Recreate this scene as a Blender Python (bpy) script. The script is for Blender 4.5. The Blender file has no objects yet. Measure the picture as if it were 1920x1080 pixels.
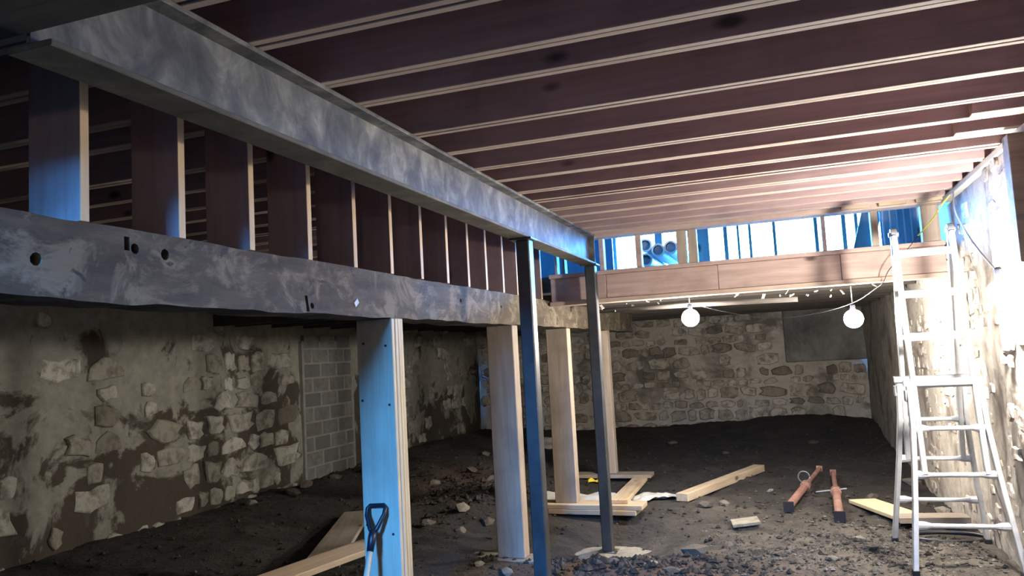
import bpy, bmesh, math, random
from mathutils import Vector, Matrix, noise
random.seed(7)
scene = bpy.context.scene
COL = scene.collection
ZC = 1.75                                   # camera height; all z below are written relative to the camera

# ------------------------------------------------------------------ camera
cam_d = bpy.data.cameras.new('camera'); cam = bpy.data.objects.new('camera', cam_d); COL.objects.link(cam)
F_PX = 1465.278; YAW, PIT, ROL = -0.331624, 0.0861842, -0.0549580
cam_d.sensor_fit = 'HORIZONTAL'; cam_d.sensor_width = 36.0; cam_d.lens = F_PX / 1920 * 36.0
cam_d.clip_start = 0.02; cam_d.clip_end = 200
fw = Vector((math.sin(YAW)*math.cos(PIT), math.cos(YAW)*math.cos(PIT), math.sin(PIT)))
rt = Vector((math.cos(YAW), -math.sin(YAW), 0)); up = rt.cross(fw)
r2 = math.cos(ROL)*rt + math.sin(ROL)*up; u2 = -math.sin(ROL)*rt + math.cos(ROL)*up
cam.matrix_world = Matrix(((r2.x, u2.x, -fw.x, 0), (r2.y, u2.y, -fw.y, 0), (r2.z, u2.z, -fw.z, ZC), (0, 0, 0, 1)))
scene.camera = cam

# ------------------------------------------------------------------ sky, exposure
SKY = (0.065, 0.36, 1.0); SKY_STRENGTH = 390.0
BULB = 680.0; LAMP = 1900.0                 # radiance of the hanging globes and of the work lamp
w = bpy.data.worlds.new('sky'); scene.world = w; w.use_nodes = True
bg = w.node_tree.nodes['Background']; bg.inputs[0].default_value = (*SKY, 1); bg.inputs[1].default_value = SKY_STRENGTH
vs = scene.view_settings
vs.view_transform = 'Standard'; vs.look = 'None'; vs.exposure = 0.0; vs.gamma = 1.0; vs.use_curve_mapping = False
def portal(name, loc, rot, sx, sy):         # daylight sampling through an opening; gives no light itself
    l = bpy.data.lights.new(name, 'AREA'); l.shape = 'RECTANGLE'; l.size = sx; l.size_y = sy
    try: l.cycles.is_portal = True
    except Exception: pass
    o = bpy.data.objects.new(name, l); COL.objects.link(o); o.location = (loc[0], loc[1], loc[2]+ZC); o.rotation_euler = rot
portal('portal_added_hatch', (-1.65, -3.6, 2.0), (math.radians(90), 0, 0), 1.0, 1.3)
portal('portal_added_skylight', (-1.65, -3.1, 2.66), (0, 0, 0), 1.0, 1.25)
portal('portal_far_studs', (-2.5, 10.75, 1.30), (math.radians(-90), 0, 0), 8.0, 1.1)

# ------------------------------------------------------------------ materials
def newmat(name):
    m = bpy.data.materials.new(name); m.use_nodes = True; nt = m.node_tree
    return m, nt, nt.nodes['Principled BSDF']
def nd(nt, t, **kw):
    n = nt.nodes.new(t)
    for k, v in kw.items():
        if k.startswith('_'): setattr(n, k[1:], v)
        else: n.inputs[k].default_value = v
    return n
def ramp(nt, fac, stops, interp='LINEAR'):
    r = nt.nodes.new('ShaderNodeValToRGB'); r.color_ramp.interpolation = interp
    e = r.color_ramp.elements
    while len(e) > 1: e.remove(e[-1])
    e[0].position = stops[0][0]; e[0].color = (*stops[0][1], 1)
    for p, c in stops[1:]:
        x = e.new(p); x.color = (*c, 1)
    nt.links.new(fac, r.inputs['Fac']); return r.outputs['Color']
def mixc(nt, fac, a, b, mode='MIX'):
    n = nt.nodes.new('ShaderNodeMix'); n.data_type = 'RGBA'; n.blend_type = mode
    for s, v in ((0, fac), (6, a), (7, b)):
        if hasattr(v, 'node'): nt.links.new(v, n.inputs[s])
        elif isinstance(v, (int, float)): n.inputs[s].default_value = v
        else: n.inputs[s].default_value = (*v, 1)
    return n.outputs[2]
def coords(nt, scale=(1, 1, 1), rnd=True, world=False):
    tc = nt.nodes.new('ShaderNodeTexCoord')
    mp = nt.nodes.new('ShaderNodeMapping'); mp.inputs['Scale'].default_value = scale
    if world:
        g = nt.nodes.new('ShaderNodeNewGeometry'); nt.links.new(g.outputs['Position'], mp.inputs['Vector'])
    else: nt.links.new(tc.outputs['Object'], mp.inputs['Vector'])
    if rnd and not world:
        oi = nt.nodes.new('ShaderNodeObjectInfo'); c = nt.nodes.new('ShaderNodeCombineXYZ')
        mu = nd(nt, 'ShaderNodeMath', _operation='MULTIPLY'); mu.inputs[1].default_value = 57.0
        nt.links.new(oi.outputs['Random'], mu.inputs[0])
        for i in range(3): nt.links.new(mu.outputs[0], c.inputs[i])
        nt.links.new(c.outputs[0], mp.inputs['Location'])
    return mp.outputs['Vector']
def tnoise(nt, vec, scale, detail=4, rough=.55, dist=0):
    n = nd(nt, 'ShaderNodeTexNoise', Scale=scale, Detail=detail, Roughness=rough, Distortion=dist)
    nt.links.new(vec, n.inputs['Vector']); return n.outputs['Fac']
def bump(nt, bsdf, h, strength=.3, dist=.01):
    b = nd(nt, 'ShaderNodeBump', Strength=strength, Distance=dist)
    nt.links.new(h, b.inputs['Height']); nt.links.new(b.outputs[0], bsdf.inputs['Normal'])
def wood(name, c1, c2, axis, dirt=(.1, .08, .07), dirt_amt=.35, rough=.75, knots=True):
    m, nt, b = newmat(name)
    sc = [14, 14, 14]; sc[axis] = .9
    v = coords(nt, sc); v2 = coords(nt, (1.6, 1.6, 1.6))
    g = tnoise(nt, v, 1.6, 5, .6, .6)
    col = ramp(nt, g, [(.3, c1), (.7, c2)])
    d = tnoise(nt, v2, 1.4, 4, .6)
    dm = ramp(nt, d, [(.5, (0, 0, 0)), (.72, (1, 1, 1))])
    mu = nd(nt, 'ShaderNodeMath', _operation='MULTIPLY'); mu.inputs[1].default_value = dirt_amt; nt.links.new(dm, mu.inputs[0])
    col = mixc(nt, mu.outputs[0], col, dirt)
    if knots:
        s2 = [3.2, 3.2, 3.2]; s2[axis] = 1.5
        vk = coords(nt, s2); vo = nd(nt, 'ShaderNodeTexVoronoi', Scale=1.0, Randomness=1.0); nt.links.new(vk, vo.inputs['Vector'])
        km = ramp(nt, vo.outputs['Distance'], [(.05, (1, 1, 1)), (.11, (0, 0, 0))])
        col = mixc(nt, km, col, tuple(x*.25 for x in c1))
    nt.links.new(col, b.inputs['Base Color']); b.inputs['Roughness'].default_value = rough
    bump(nt, b, g, .25, .004)
    return m
def mottled(name, stops, scale=3, rough=.8, metal=0, bs=.4, bd=.01, detail=6, world=False, stretch=(1, 1, 1), dist=.4):
    m, nt, b = newmat(name)
    v = coords(nt, stretch, world=world)
    n = tnoise(nt, v, scale, detail, .62, dist)
    col = ramp(nt, n, stops)
    nt.links.new(col, b.inputs['Base Color']); b.inputs['Roughness'].default_value = rough; b.inputs['Metallic'].default_value = metal
    f = tnoise(nt, v, scale*7, 4, .6)
    bump(nt, b, f, bs, bd)
    return m
def plain(name, c, rough=.6, metal=0):
    return mottled(name, [(.3, tuple(x*.8 for x in c)), (.7, tuple(min(1, x*1.15) for x in c))], 6, rough, metal, .1, .002)

M = {}
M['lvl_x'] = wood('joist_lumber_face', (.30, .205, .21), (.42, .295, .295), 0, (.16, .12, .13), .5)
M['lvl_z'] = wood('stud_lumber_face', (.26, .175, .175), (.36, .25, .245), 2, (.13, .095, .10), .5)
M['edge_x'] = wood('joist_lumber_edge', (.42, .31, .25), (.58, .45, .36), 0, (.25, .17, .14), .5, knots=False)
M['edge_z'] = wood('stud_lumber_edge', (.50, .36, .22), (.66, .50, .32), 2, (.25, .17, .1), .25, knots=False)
M['pine_z'] = wood('pine_upright', (.26, .205, .16), (.38, .31, .25), 2, (.13, .105, .09), .5)
M['pine_light'] = wood('pale_pine_upright', (.42, .37, .28), (.58, .51, .39), 2, (.22, .18, .14), .3)
M['pine_x'] = wood('pine_board', (.40, .30, .20), (.58, .46, .32), 0, (.18, .13, .1), .4)
M['pinkwood'] = wood('header_lumber', (.38, .27, .235), (.54, .40, .35), 0, (.20, .14, .125), .5)
M['yellow_pine'] = wood('yellow_pine_board', (.50, .42, .24), (.66, .57, .36), 0, (.2, .15, .1), .2)
M['greyboard'] = wood('weathered_board', (.20, .165, .13), (.32, .27, .22), 0, (.08, .07, .06), .5)
M['upperstud'] = wood('upper_stud_lumber', (.12, .11, .10), (.17, .15, .13), 2, (.08, .07, .06), .3)
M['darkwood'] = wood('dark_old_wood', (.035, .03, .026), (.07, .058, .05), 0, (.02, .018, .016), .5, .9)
M['subfloor'] = mottled('subfloor_sheathing', [(.3, (.16, .10, .08)), (.7, (.25, .16, .12))], 8)
M['steel'] = mottled('mottled_grey_steel', [(.30, (.035, .036, .04)), (.44, (.075, .075, .078)), (.54, (.13, .128, .122)), (.62, (.20, .193, .18)), (.74, (.31, .295, .265))], 6.5, .7, .1, .4, .004, stretch=(1, 1, .8), dist=.5)
M['flange'] = mottled('rusty_flange_steel', [(.3, (.05, .044, .033)), (.55, (.10, .088, .064)), (.75, (.19, .165, .12))], 6, .8, .0, .3, .003)
M['column'] = mottled('dark_painted_steel', [(.3, (0.033, 0.035, 0.039)), (.6, (0.060, 0.063, 0.069)), (.8, (0.096, 0.096, 0.099))], 5, .42, .25, .2, .002)
M['alu'] = mottled('aluminium', [(.3, (.50, .51, .52)), (.7, (.74, .75, .76))], 8, .38, .55, .1, .001)
M['aludark'] = plain('grey_hinge_metal', (.22, .23, .25), .45, .5)
M['rust'] = mottled('red_oxide_paint', [(.3, (.14, .07, .055)), (.55, (.27, .14, .11)), (.75, (.40, .26, .21))], 9, .7, 0, .3, .003)
M['blackmetal'] = plain('black_dirty_metal', (.025, .025, .03), .7, .2)
M['blackplastic'] = plain('black_plastic', (.012, .014, .022), .4)
M['shaft'] = wood('ash_handle', (.45, .35, .25), (.58, .47, .35), 2, (.2, .15, .1), .3, knots=False)
M['pvc'] = plain('grey_white_pipe', (.62, .64, .66), .4)
M['pipe_shade'] = plain('pipe_inside_shade', (.18, .19, .22), .7)
M['bluepanel'] = plain('blue_sheet', (.10, .22, .36), .5)
M['bluemetal'] = plain('blue_grey_ribbed_metal', (.20, .30, .40), .45, .2)
M['yellow'] = plain('yellow_cord', (.75, .60, .05), .5)
M['greycord'] = plain('grey_cord', (.35, .36, .36), .6)
M['whiteplastic'] = mottled('white_plastic_sheet', [(.3, (.34, .33, .30)), (.7, (.50, .49, .46))], 5, .5)
M['concrete'] = mottled('pale_concrete', [(.3, (.17, .15, .12)), (.5, (.30, .27, .21)), (.72, (.42, .38, .30))], 7, .95, 0, .8, .02)
M['plate'] = wood('sill_plate_lumber', (.44, .41, .34), (.60, .57, .48), 1, (.3, .27, .22), .3, knots=False)
# rough old timber: grey brown with pale lime smears
def timber_mat():
    m, nt, b = newmat('old_timber')
    v = coords(nt, (9, 1.6, 9), False); v2 = coords(nt, (1, .7, 1), False)
    g = tnoise(nt, v, 1.5, 6, .65, .5)
    col = ramp(nt, g, [(.3, (.030, .022, .014)), (.55, (.066, .049, .032)), (.75, (.11, .085, .058))])
    s = tnoise(nt, v2, 5.0, 8, .72, .8)
    col = mixc(nt, ramp(nt, s, [(.50, (0, 0, 0)), (.60, (.75, .75, .75))]), col, (.18, .148, .105))
    s2 = tnoise(nt, v2, 9.0, 4, .6, 1.0)
    col = mixc(nt, ramp(nt, s2, [(.62, (0, 0, 0)), (.68, (1, 1, 1))]), col, (.03, .024, .02))
    nt.links.new(col, b.inputs['Base Color']); b.inputs['Roughness'].default_value = .9
    bump(nt, b, g, .6, .012); return m
M['timber'] = timber_mat()
# masonry: lime plaster patches over dark earthy mortar
def wall_mat(name, pale, mid, dark, scale, lo=.44, hi=.56, zg=0):
    m, nt, b = newmat(name)
    v = coords(nt, (1, 1, 1), False, True)
    n = tnoise(nt, v, scale, 7, .62, .5)
    n2 = tnoise(nt, v, scale*5, 5, .6)
    c = ramp(nt, n2, [(.3, mid), (.7, pale)])
    if zg:                                 # more plaster has dropped off lower down
        sx = nt.nodes.new('ShaderNodeSeparateXYZ'); nt.links.new(v, sx.inputs[0])
        ma = nd(nt, 'ShaderNodeMath', _operation='MULTIPLY_ADD'); ma.inputs[1].default_value = zg; ma.inputs[2].default_value = -zg*1.35
        nt.links.new(sx.outputs[2], ma.inputs[0])
        ad = nd(nt, 'ShaderNodeMath', _operation='ADD'); nt.links.new(ma.outputs[0], ad.inputs[0]); nt.links.new(n, ad.inputs[1]); n = ad.outputs[0]
    c = mixc(nt, ramp(nt, n, [(lo, (1, 1, 1)), (hi, (0, 0, 0))]), c, dark)
    n3 = tnoise(nt, v, scale*1.7, 5, .7, 1)
    c = mixc(nt, ramp(nt, n3, [(.60, (0, 0, 0)), (.68, (.75, .75, .75))]), c, tuple(x*.45 for x in mid))
    nt.links.new(c, b.inputs['Base Color']); b.inputs['Roughness'].default_value = .95
    bump(nt, b, n2, .8, .03); return m
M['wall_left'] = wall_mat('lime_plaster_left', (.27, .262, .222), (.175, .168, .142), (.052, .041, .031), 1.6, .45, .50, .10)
M['wall_back'] = wall_mat('lime_plaster_back', (.52, .485, .44), (.36, .335, .30), (.15, .13, .115), 1.2, .38, .5)
M['wall_right'] = wall_mat('lime_plaster_right', (.52, .48, .42), (.36, .32, .28), (.17, .14, .12), 1.4, .36, .5)
M['parge'] = wall_mat('grey_parging', (.26, .255, .25), (.19, .187, .183), (.10, .098, .095), 1.3, .36, .55)
def stone_mat(name, cols):
    m, nt, b = newmat(name)
    oi = nt.nodes.new('ShaderNodeObjectInfo')
    base = ramp(nt, oi.outputs['Random'], cols, 'LINEAR')
    v = coords(nt, (1, 1, 1), True, True)
    n = tnoise(nt, v, 9, 6, .65, .3)
    c = mixc(nt, ramp(nt, n, [(.36, (.8, .8, .8)), (.56, (0, 0, 0))]), base, (.10, .085, .065))
    nt.links.new(c, b.inputs['Base Color']); b.inputs['Roughness'].default_value = .95
    bump(nt, b, tnoise(nt, v, 26, 4, .6), .7, .015); return m
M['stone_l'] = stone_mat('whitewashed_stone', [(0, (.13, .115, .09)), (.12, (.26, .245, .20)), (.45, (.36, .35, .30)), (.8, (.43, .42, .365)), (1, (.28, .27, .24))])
M['stone_b'] = stone_mat('back_wall_stone', [(0, (.22, .185, .15)), (.25, (.36, .32, .27)), (.6, (.48, .44, .37)), (1, (.58, .53, .46))])
M['stone_r'] = stone_mat('right_wall_stone', [(0, (.36, .30, .26)), (.4, (.50, .45, .40)), (1, (.62, .57, .52))])
M['block'] = stone_mat('grey_concrete_block', [(0, (.10, .105, .105)), (.5, (.135, .14, .14)), (1, (.17, .175, .17))])
M['blockjoint'] = mottled('block_mortar', [(.3, (.17, .165, .15)), (.7, (.24, .235, .215))], 9)
M['rubble'] = stone_mat('rubble_stone', [(0, (.05, .04, .032)), (.5, (.11, .09, .072)), (1, (.24, .215, .185))])
def dirt_mat():
    m, nt, b = newmat('dirt')
    v = coords(nt, (1, 1, 1), False, True)
    n = tnoise(nt, v, 2.2, 8, .66, .4); n2 = tnoise(nt, v, 24, 5, .65)
    c = ramp(nt, n, [(.32, (.013, .012, .011)), (.5, (.028, .024, .021)), (.68, (.055, .045, .036))])
    at = nd(nt, 'ShaderNodeAttribute', _attribute_name='dust')
    n3 = tnoise(nt, v, 5, 6, .7, .5)
    mu = nd(nt, 'ShaderNodeMath', _operation='MULTIPLY'); nt.links.new(at.outputs['Fac'], mu.inputs[0])
    nt.links.new(ramp(nt, n3, [(.35, (.15, .15, .15)), (.62, (1, 1, 1))]), mu.inputs[1])
    c = mixc(nt, mu.outputs[0], c, (.17, .145, .115))
    sp = ramp(nt, n2, [(.64, (0, 0, 0)), (.70, (1, 1, 1))])
    mu2 = nd(nt, 'ShaderNodeMath', _operation='MULTIPLY'); mu2.inputs[1].default_value = .5; nt.links.new(sp, mu2.inputs[0])
    c = mixc(nt, mu2.outputs[0], c, (.12, .105, .09))
    at2 = nd(nt, 'ShaderNodeAttribute', _attribute_name='red')
    c = mixc(nt, at2.outputs['Fac'], c, mixc(nt, n3, (.05, .03, .022), (.16, .085, .06)))
    nt.links.new(c, b.inputs['Base Color']); b.inputs['Roughness'].default_value = 1.0
    bump(nt, b, n2, 1.0, .04); return m
M['dirt'] = dirt_mat()
def emis(name, c, s):
    m = bpy.data.materials.new(name); m.use_nodes = True; nt = m.node_tree; nt.nodes.clear()
    e = nd(nt, 'ShaderNodeEmission', Strength=s); e.inputs[0].default_value = (*c, 1)
    o = nt.nodes.new('ShaderNodeOutputMaterial'); nt.links.new(e.outputs[0], o.inputs[0]); return m
M['bulb'] = emis('lit_bulb', (1.0, .93, .83), BULB)
M['bulb_fill'] = emis('added_fill_bulb', (1.0, .93, .83), BULB*.22)
M['lamp'] = emis('lit_lamp', (1.0, .93, .83), LAMP)

# ------------------------------------------------------------------ builders
def tag(o, label=None, category=None, group=None, kind=None):
    if label: o['label'] = label
    if category: o['category'] = category
    if group: o['group'] = group
    if kind: o['kind'] = kind
    return o
class MB:
    def __init__(s): s.v = []; s.f = []; s.mi = []
    def box(s, x0, x1, y0, y1, z0, z1, mi=0, edge=None, flat=None):
        # flat: axis of the wide faces (those get mi, the narrow ones get edge)
        b = len(s.v)
        s.v += [(x, y, z) for x in (x0, x1) for y in (y0, y1) for z in (z0, z1)]
        fs = [((0, 1, 3, 2), 0), ((4, 6, 7, 5), 0), ((0, 4, 5, 1), 1), ((2, 3, 7, 6), 1), ((0, 2, 6, 4), 2), ((1, 5, 7, 3), 2)]
        for f, a in fs:
            s.f.append(tuple(b+i for i in f)); s.mi.append(mi if (edge is None or a == flat) else edge)
        return s
    def obox(s, c, ax, half, mi=0):
        b = len(s.v); c = Vector(c)
        for i in (-1, 1):
            for j in (-1, 1):
                for k in (-1, 1): s.v.append(tuple(c + ax[0]*i*half[0] + ax[1]*j*half[1] + ax[2]*k*half[2]))
        for f in ((0, 1, 3, 2), (4, 6, 7, 5), (0, 4, 5, 1), (2, 3, 7, 6), (0, 2, 6, 4), (1, 5, 7, 3)):
            s.f.append(tuple(b+i for i in f)); s.mi.append(mi)
        return s
    def bar(s, p0, p1, wx, wy, mi=0, side=(1, 0, 0)):
        p0, p1 = Vector(p0), Vector(p1); d = (p1-p0); L = d.length; d.normalize()
        a = Vector(side); a = (a - d*a.dot(d)).normalized(); c = d.cross(a)
        return s.obox((p0+p1)/2, (a, c, d), (wx/2, wy/2, L/2), mi)
    def tube(s, pts, r, n=10, mi=0, caps=True):
        pts = [Vector(p) for p in pts]; rs = r if isinstance(r, (list, tuple)) else [r]*len(pts)
        b = len(s.v); prev = None
        for i, p in enumerate(pts):
            d = (pts[min(i+1, len(pts)-1)] - pts[max(i-1, 0)])
            d = d.normalized() if d.length > 1e-9 else Vector((0, 0, 1))
            a = prev if prev is not None else (Vector((0, 0, 1)) if abs(d.z) < .9 else Vector((1, 0, 0)))
            a = (a - d*a.dot(d)).normalized(); prev = a; c = d.cross(a)
            for k in range(n):
                t = 2*math.pi*k/n; s.v.append(tuple(p + (a*math.cos(t) + c*math.sin(t))*rs[i]))
        for i in range(len(pts)-1):
            for k in range(n):
                s.f.append((b+i*n+k, b+i*n+(k+1) % n, b+(i+1)*n+(k+1) % n, b+(i+1)*n+k)); s.mi.append(mi)
        if caps:
            s.f.append(tuple(b+k for k in range(n))[::-1]); s.mi.append(mi)
            s.f.append(tuple(b+(len(pts)-1)*n+k for k in range(n))); s.mi.append(mi)
        return s
    def ball(s, c, r, n=20, m=12, mi=0, sz=1):
        pts = []; rs = []
        for i in range(m+1):
            t = math.pi*i/m; pts.append((c[0], c[1], c[2]-r*sz*math.cos(t))); rs.append(max(r*math.sin(t), 1e-4))
        return s.tube(pts, rs, n, mi, True)
    def build(s, name, mats, parent=None, smooth=False, bevel=0, origin=None, **t):
        if not isinstance(mats, (list, tuple)): mats = [mats]
        vs_ = [Vector((a, b, c+ZC)) for a, b, c in s.v]
        if origin is None:
            xs = [v.x for v in vs_]; ys = [v.y for v in vs_]; zs = [v.z for v in vs_]
            o0 = Vector(((min(xs)+max(xs))/2, (min(ys)+max(ys))/2, min(zs)))
        else: o0 = Vector((origin[0], origin[1], origin[2]+ZC))
        me = bpy.data.meshes.new(name)
        me.from_pydata([tuple(v-o0) for v in vs_], [], s.f)
        bm = bmesh.new(); bm.from_mesh(me); bmesh.ops.recalc_face_normals(bm, faces=bm.faces); bm.to_mesh(me); bm.free()
        for m in mats: me.materials.append(M[m])
        for p, i in zip(me.polygons, s.mi): p.material_index = i; p.use_smooth = smooth
        o = bpy.data.objects.new(name, me); COL.objects.link(o)
        if parent is not None:
            o.parent = parent; o.location = o0 - WL[parent.name]
        else: o.location = o0
        WL[o.name] = o0
        if bevel:
            bv = o.modifiers.new('bevel', 'BEVEL'); bv.width = bevel; bv.segments = 1; bv.limit_method = 'ANGLE'
        return tag(o, **t)
WL = {}
def empty(name, loc, **t):
    o = bpy.data.objects.new(name, None); COL.objects.link(o); o.empty_display_size = .1
    o.location = (loc[0], loc[1], loc[2]+ZC); WL[o.name] = Vector(o.location); return tag(o, **t)
def plank(name, p0, p1, width, thick, mat, roll=0.0, bevel=.004, **t):
    """a board from p0 to p1 (centre line), its own grain along its length"""
    p0, p1 = Vector(p0), Vector(p1); d = p1-p0; L = d.length; d.normalize()
    side = Vector((0, 0, 1)).cross(d).normalized(); n = d.cross(side)
    side, n = side*math.cos(roll) + n*math.sin(roll), n*math.cos(roll) - side*math.sin(roll)
    me = bpy.data.meshes.new(name); h = (L/2, width/2, thick/2)
    V_ = [(i*h[0], j*h[1], k*h[2]) for i in (-1, 1) for j in (-1, 1) for k in (-1, 1)]
    me.from_pydata(V_, [], [(0, 1, 3, 2), (4, 6, 7, 5), (0, 4, 5, 1), (2, 3, 7, 6), (0, 2, 6, 4), (1, 5, 7, 3)])
    me.materials.append(M[mat]); me.update()
    o = bpy.data.objects.new(name, me); COL.objects.link(o); c = (p0+p1)/2
    o.matrix_world = Matrix(((d.x, side.x, n.x, c.x), (d.y, side.y, n.y, c.y), (d.z, side.z, n.z, c.z+ZC), (0, 0, 0, 1)))
    bv = o.modifiers.new('bevel', 'BEVEL'); bv.width = bevel; bv.segments = 1
    return tag(o, **t)

# ------------------------------------------------------------------ ground
def bell(x, y, cx, cy, rx, ry): return math.exp(-((x-cx)/rx)**2 - ((y-cy)/ry)**2)
def fbm(x, y, s, o=4):
    a = 0; amp = 1
    for i in range(o): a += amp*noise.noise(Vector((x*s, y*s, 3.1*i))); amp *= .5; s *= 2.1
    return a
def ground(x, y):
    z = -1.70
    t = min(1, max(0, (-3.6-x)/2.4)); z += .13*t*t*(3-2*t)
    z += .10*bell(x, y, 1.05, 6.35, .9, 1.0)
    z += .26*bell(x, y, -4.3, 9.9, 1.1, 1.3) + .16*bell(x, y, -3.3, 8.4, .6, .8) + .12*bell(x, y, -5.4, 12.5, 1, 2)
    z -= .25*bell(x, y, -1.66, 7.30, .80, .62) + .20*bell(x, y, -1.72, 5.3, .3, .3)
    z += .03*bell(x, y, -1.25, 6.0, .55, .35)
    z += .28*bell(x, y, .3, 15.6, 1.6, 1.6) + .12*bell(x, y, -2.5, 15.8, 2.0, 1.2)
    z += .10*bell(x, y, -3.3, 5.0, .7, 1.2)
    z -= .05*bell(x, y, .9, 9.5, .8, 2)
    return z
def dirt_h(x, y):
    flat = max(bell(x, y, *a) for a in ((-2.35, 4.25, .35, .3), (-2.35, 6.42, .4, .35), (-2.1, 8.2, .8, .35), (-2.2, 10.2, .6, .3), (-1.72, 5.3, .15, .15), (.75, 6.0, .12, .12), (1.33, 6.0, .12, .12), (.68, 7.06, .12, .12), (1.33, 7.06, .12, .12)))
    rough = .045*fbm(x, y, 1.7) + .022*fbm(x+9, y, 7, 3)
    rough += (.05*bell(x, y, -1.3, 6.2, .8, .4) + .05*bell(x, y, -3.6, 8.6, 1.2, 1.2))*abs(fbm(x, y+5, 6, 3))
    return ground(x, y) + rough*(1-.85*flat)
def make_floor():
    X0, X1, Y0, Y1 = -6.7, 1.75, -3.7, 16.2
    nx, ny = 150, 330
    # finer near the camera's visible ground
    vs_ = []; dust = []; red = []
    for j in range(ny+1):
        y = Y0 + (Y1-Y0)*j/ny
        for i in range(nx+1):
            x = X0 + (X1-X0)*i/nx
            vs_.append((x, y, dirt_h(x, y)+ZC))
            d = .75*bell(x, y, .7, 6.6, 1.3, 1.3) + .35*bell(x, y, -.6, 7.6, 1.0, 1.2) + .5*bell(x, y, -1.6, 7.2, .5, .45) + .3*bell(x, y, -.9, 8.7, .5, .5)
            dust.append(min(1, d)); red.append(min(1, .9*bell(x, y, -1.2, 6.1, .9, .4) + .8*bell(x, y, -3.7, 9.0, .8, .7)))
    fs = [(j*(nx+1)+i, j*(nx+1)+i+1, (j+1)*(nx+1)+i+1, (j+1)*(nx+1)+i) for j in range(ny) for i in range(nx)]
    me = bpy.data.meshes.new('floor'); me.from_pydata(vs_, [], fs); me.materials.append(M['dirt'])
    for nm, arr in (('dust', dust), ('red', red)):
        a = me.attributes.new(nm, 'FLOAT', 'POINT'); a.data.foreach_set('value', arr)
    for p in me.polygons: p.use_smooth = True
    o = bpy.data.objects.new('floor', me); COL.objects.link(o); tag(o, 'dark loose dirt floor of the basement', None, None, 'structure')
make_floor()

# ------------------------------------------------------------------ shell
XL, XR, YB, YR = -6.4, 1.40, 16.0, -3.5
J0 = 1.13; JD = .286
def wall_sheet(name, axis, pos, a0, a1, z0, z1, mat, thick, amp=.03, step=.12):
    """a masonry wall with a gently uneven front face; axis 'x': plane x = pos"""
    mb = MB(); na = int((a1-a0)/step)+1; nz = int((z1-z0)/step)+1
    sgn = 1 if pos < 0 else -1
    for j in range(nz+1):
        for i in range(na+1):
            a = a0+(a1-a0)*i/na; z = z0+(z1-z0)*j/nz
            d = amp*fbm(a+pos, z, .9, 4) + .012*fbm(a, z+pos, 5, 2)
            mb.v.append((pos+d, a, z) if axis == 'x' else (a, pos+d, z))
    n = na+1
    for j in range(nz):
        for i in range(na):
            mb.f.append((j*n+i, j*n+i+1, (j+1)*n+i+1, (j+1)*n+i)); mb.mi.append(0)
    if axis == 'x': mb.box(min(pos-sgn*.06, pos-sgn*thick), max(pos-sgn*.06, pos-sgn*thick), a0, a1, z0, z1)
    else: mb.box(a0, a1, pos+.06, pos+thick, z0, z1)
    return mb
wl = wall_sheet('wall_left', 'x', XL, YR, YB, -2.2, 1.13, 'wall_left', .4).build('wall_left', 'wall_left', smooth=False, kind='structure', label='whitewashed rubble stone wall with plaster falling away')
wb = wall_sheet('wall_back', 'y', YB, XL-.3, XR+.3, -2.2, .62, 'wall_back', .4, .05).build('wall_back', 'wall_back', kind='structure', label='far rubble stone wall behind the two hanging bulbs')
wr = wall_sheet('wall_right', 'x', XR, YR, YB, -2.2, 1.085, 'wall_right', .4, .025).build('wall_right', 'wall_right', kind='structure', label='pale stone wall behind the ladder, lit by the work lamp')
for p in list(wl.data.polygons)+list(wb.data.polygons)+list(wr.data.polygons): p.use_smooth = True
MB().box(XL-.4, XR+.4, YR-.3, YR, -2.2, .45).build('wall_rear', 'wall_right', kind='structure')
MB().box(XL-.3, -2.12, .0, .25, -2.2, J0).build('wall_light_block', 'darkwood', kind='structure')  # added unseen wall, keeps the blue daylight off the left stone wall
MB().box(XR-.04, XR+.02, 2.6, 6.02, -2.2, 1.085).build('pier', 'wall_right', parent=wr)

# stones: shared rounded irregular pieces, scaled per stone
def stone_mesh(k, mat):
    rnd = random.Random(100+k); n = 10
    ang = [2*math.pi*(i+rnd.uniform(-.36, .36))/n for i in range(n)]
    rad = []
    for a in ang:                          # squarish outline with knocked corners
        q = 1/max(abs(math.cos(a)), abs(math.sin(a))); rad.append(.5*min(q, 1.30)*rnd.choice((.72, .9, .97, 1.0, 1.03)))
    v = []
    for sc, d in ((1.0, -.25), (.97, .55), (.86, 1.0)):
        for a, r in zip(ang, rad): v.append((math.cos(a)*r*sc, math.sin(a)*r*sc, d*rnd.uniform(.85, 1.1) if d > 0 else d))
    f = []
    for j in range(2):
        for i in range(n): f.append((j*n+i, j*n+(i+1) % n, (j+1)*n+(i+1) % n, (j+1)*n+i))
    f.append(tuple(2*n+i for i in range(n)))
    me = bpy.data.meshes.new('stone'); me.from_pydata(v, [], f); me.materials.append(M[mat])
    return me
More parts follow.
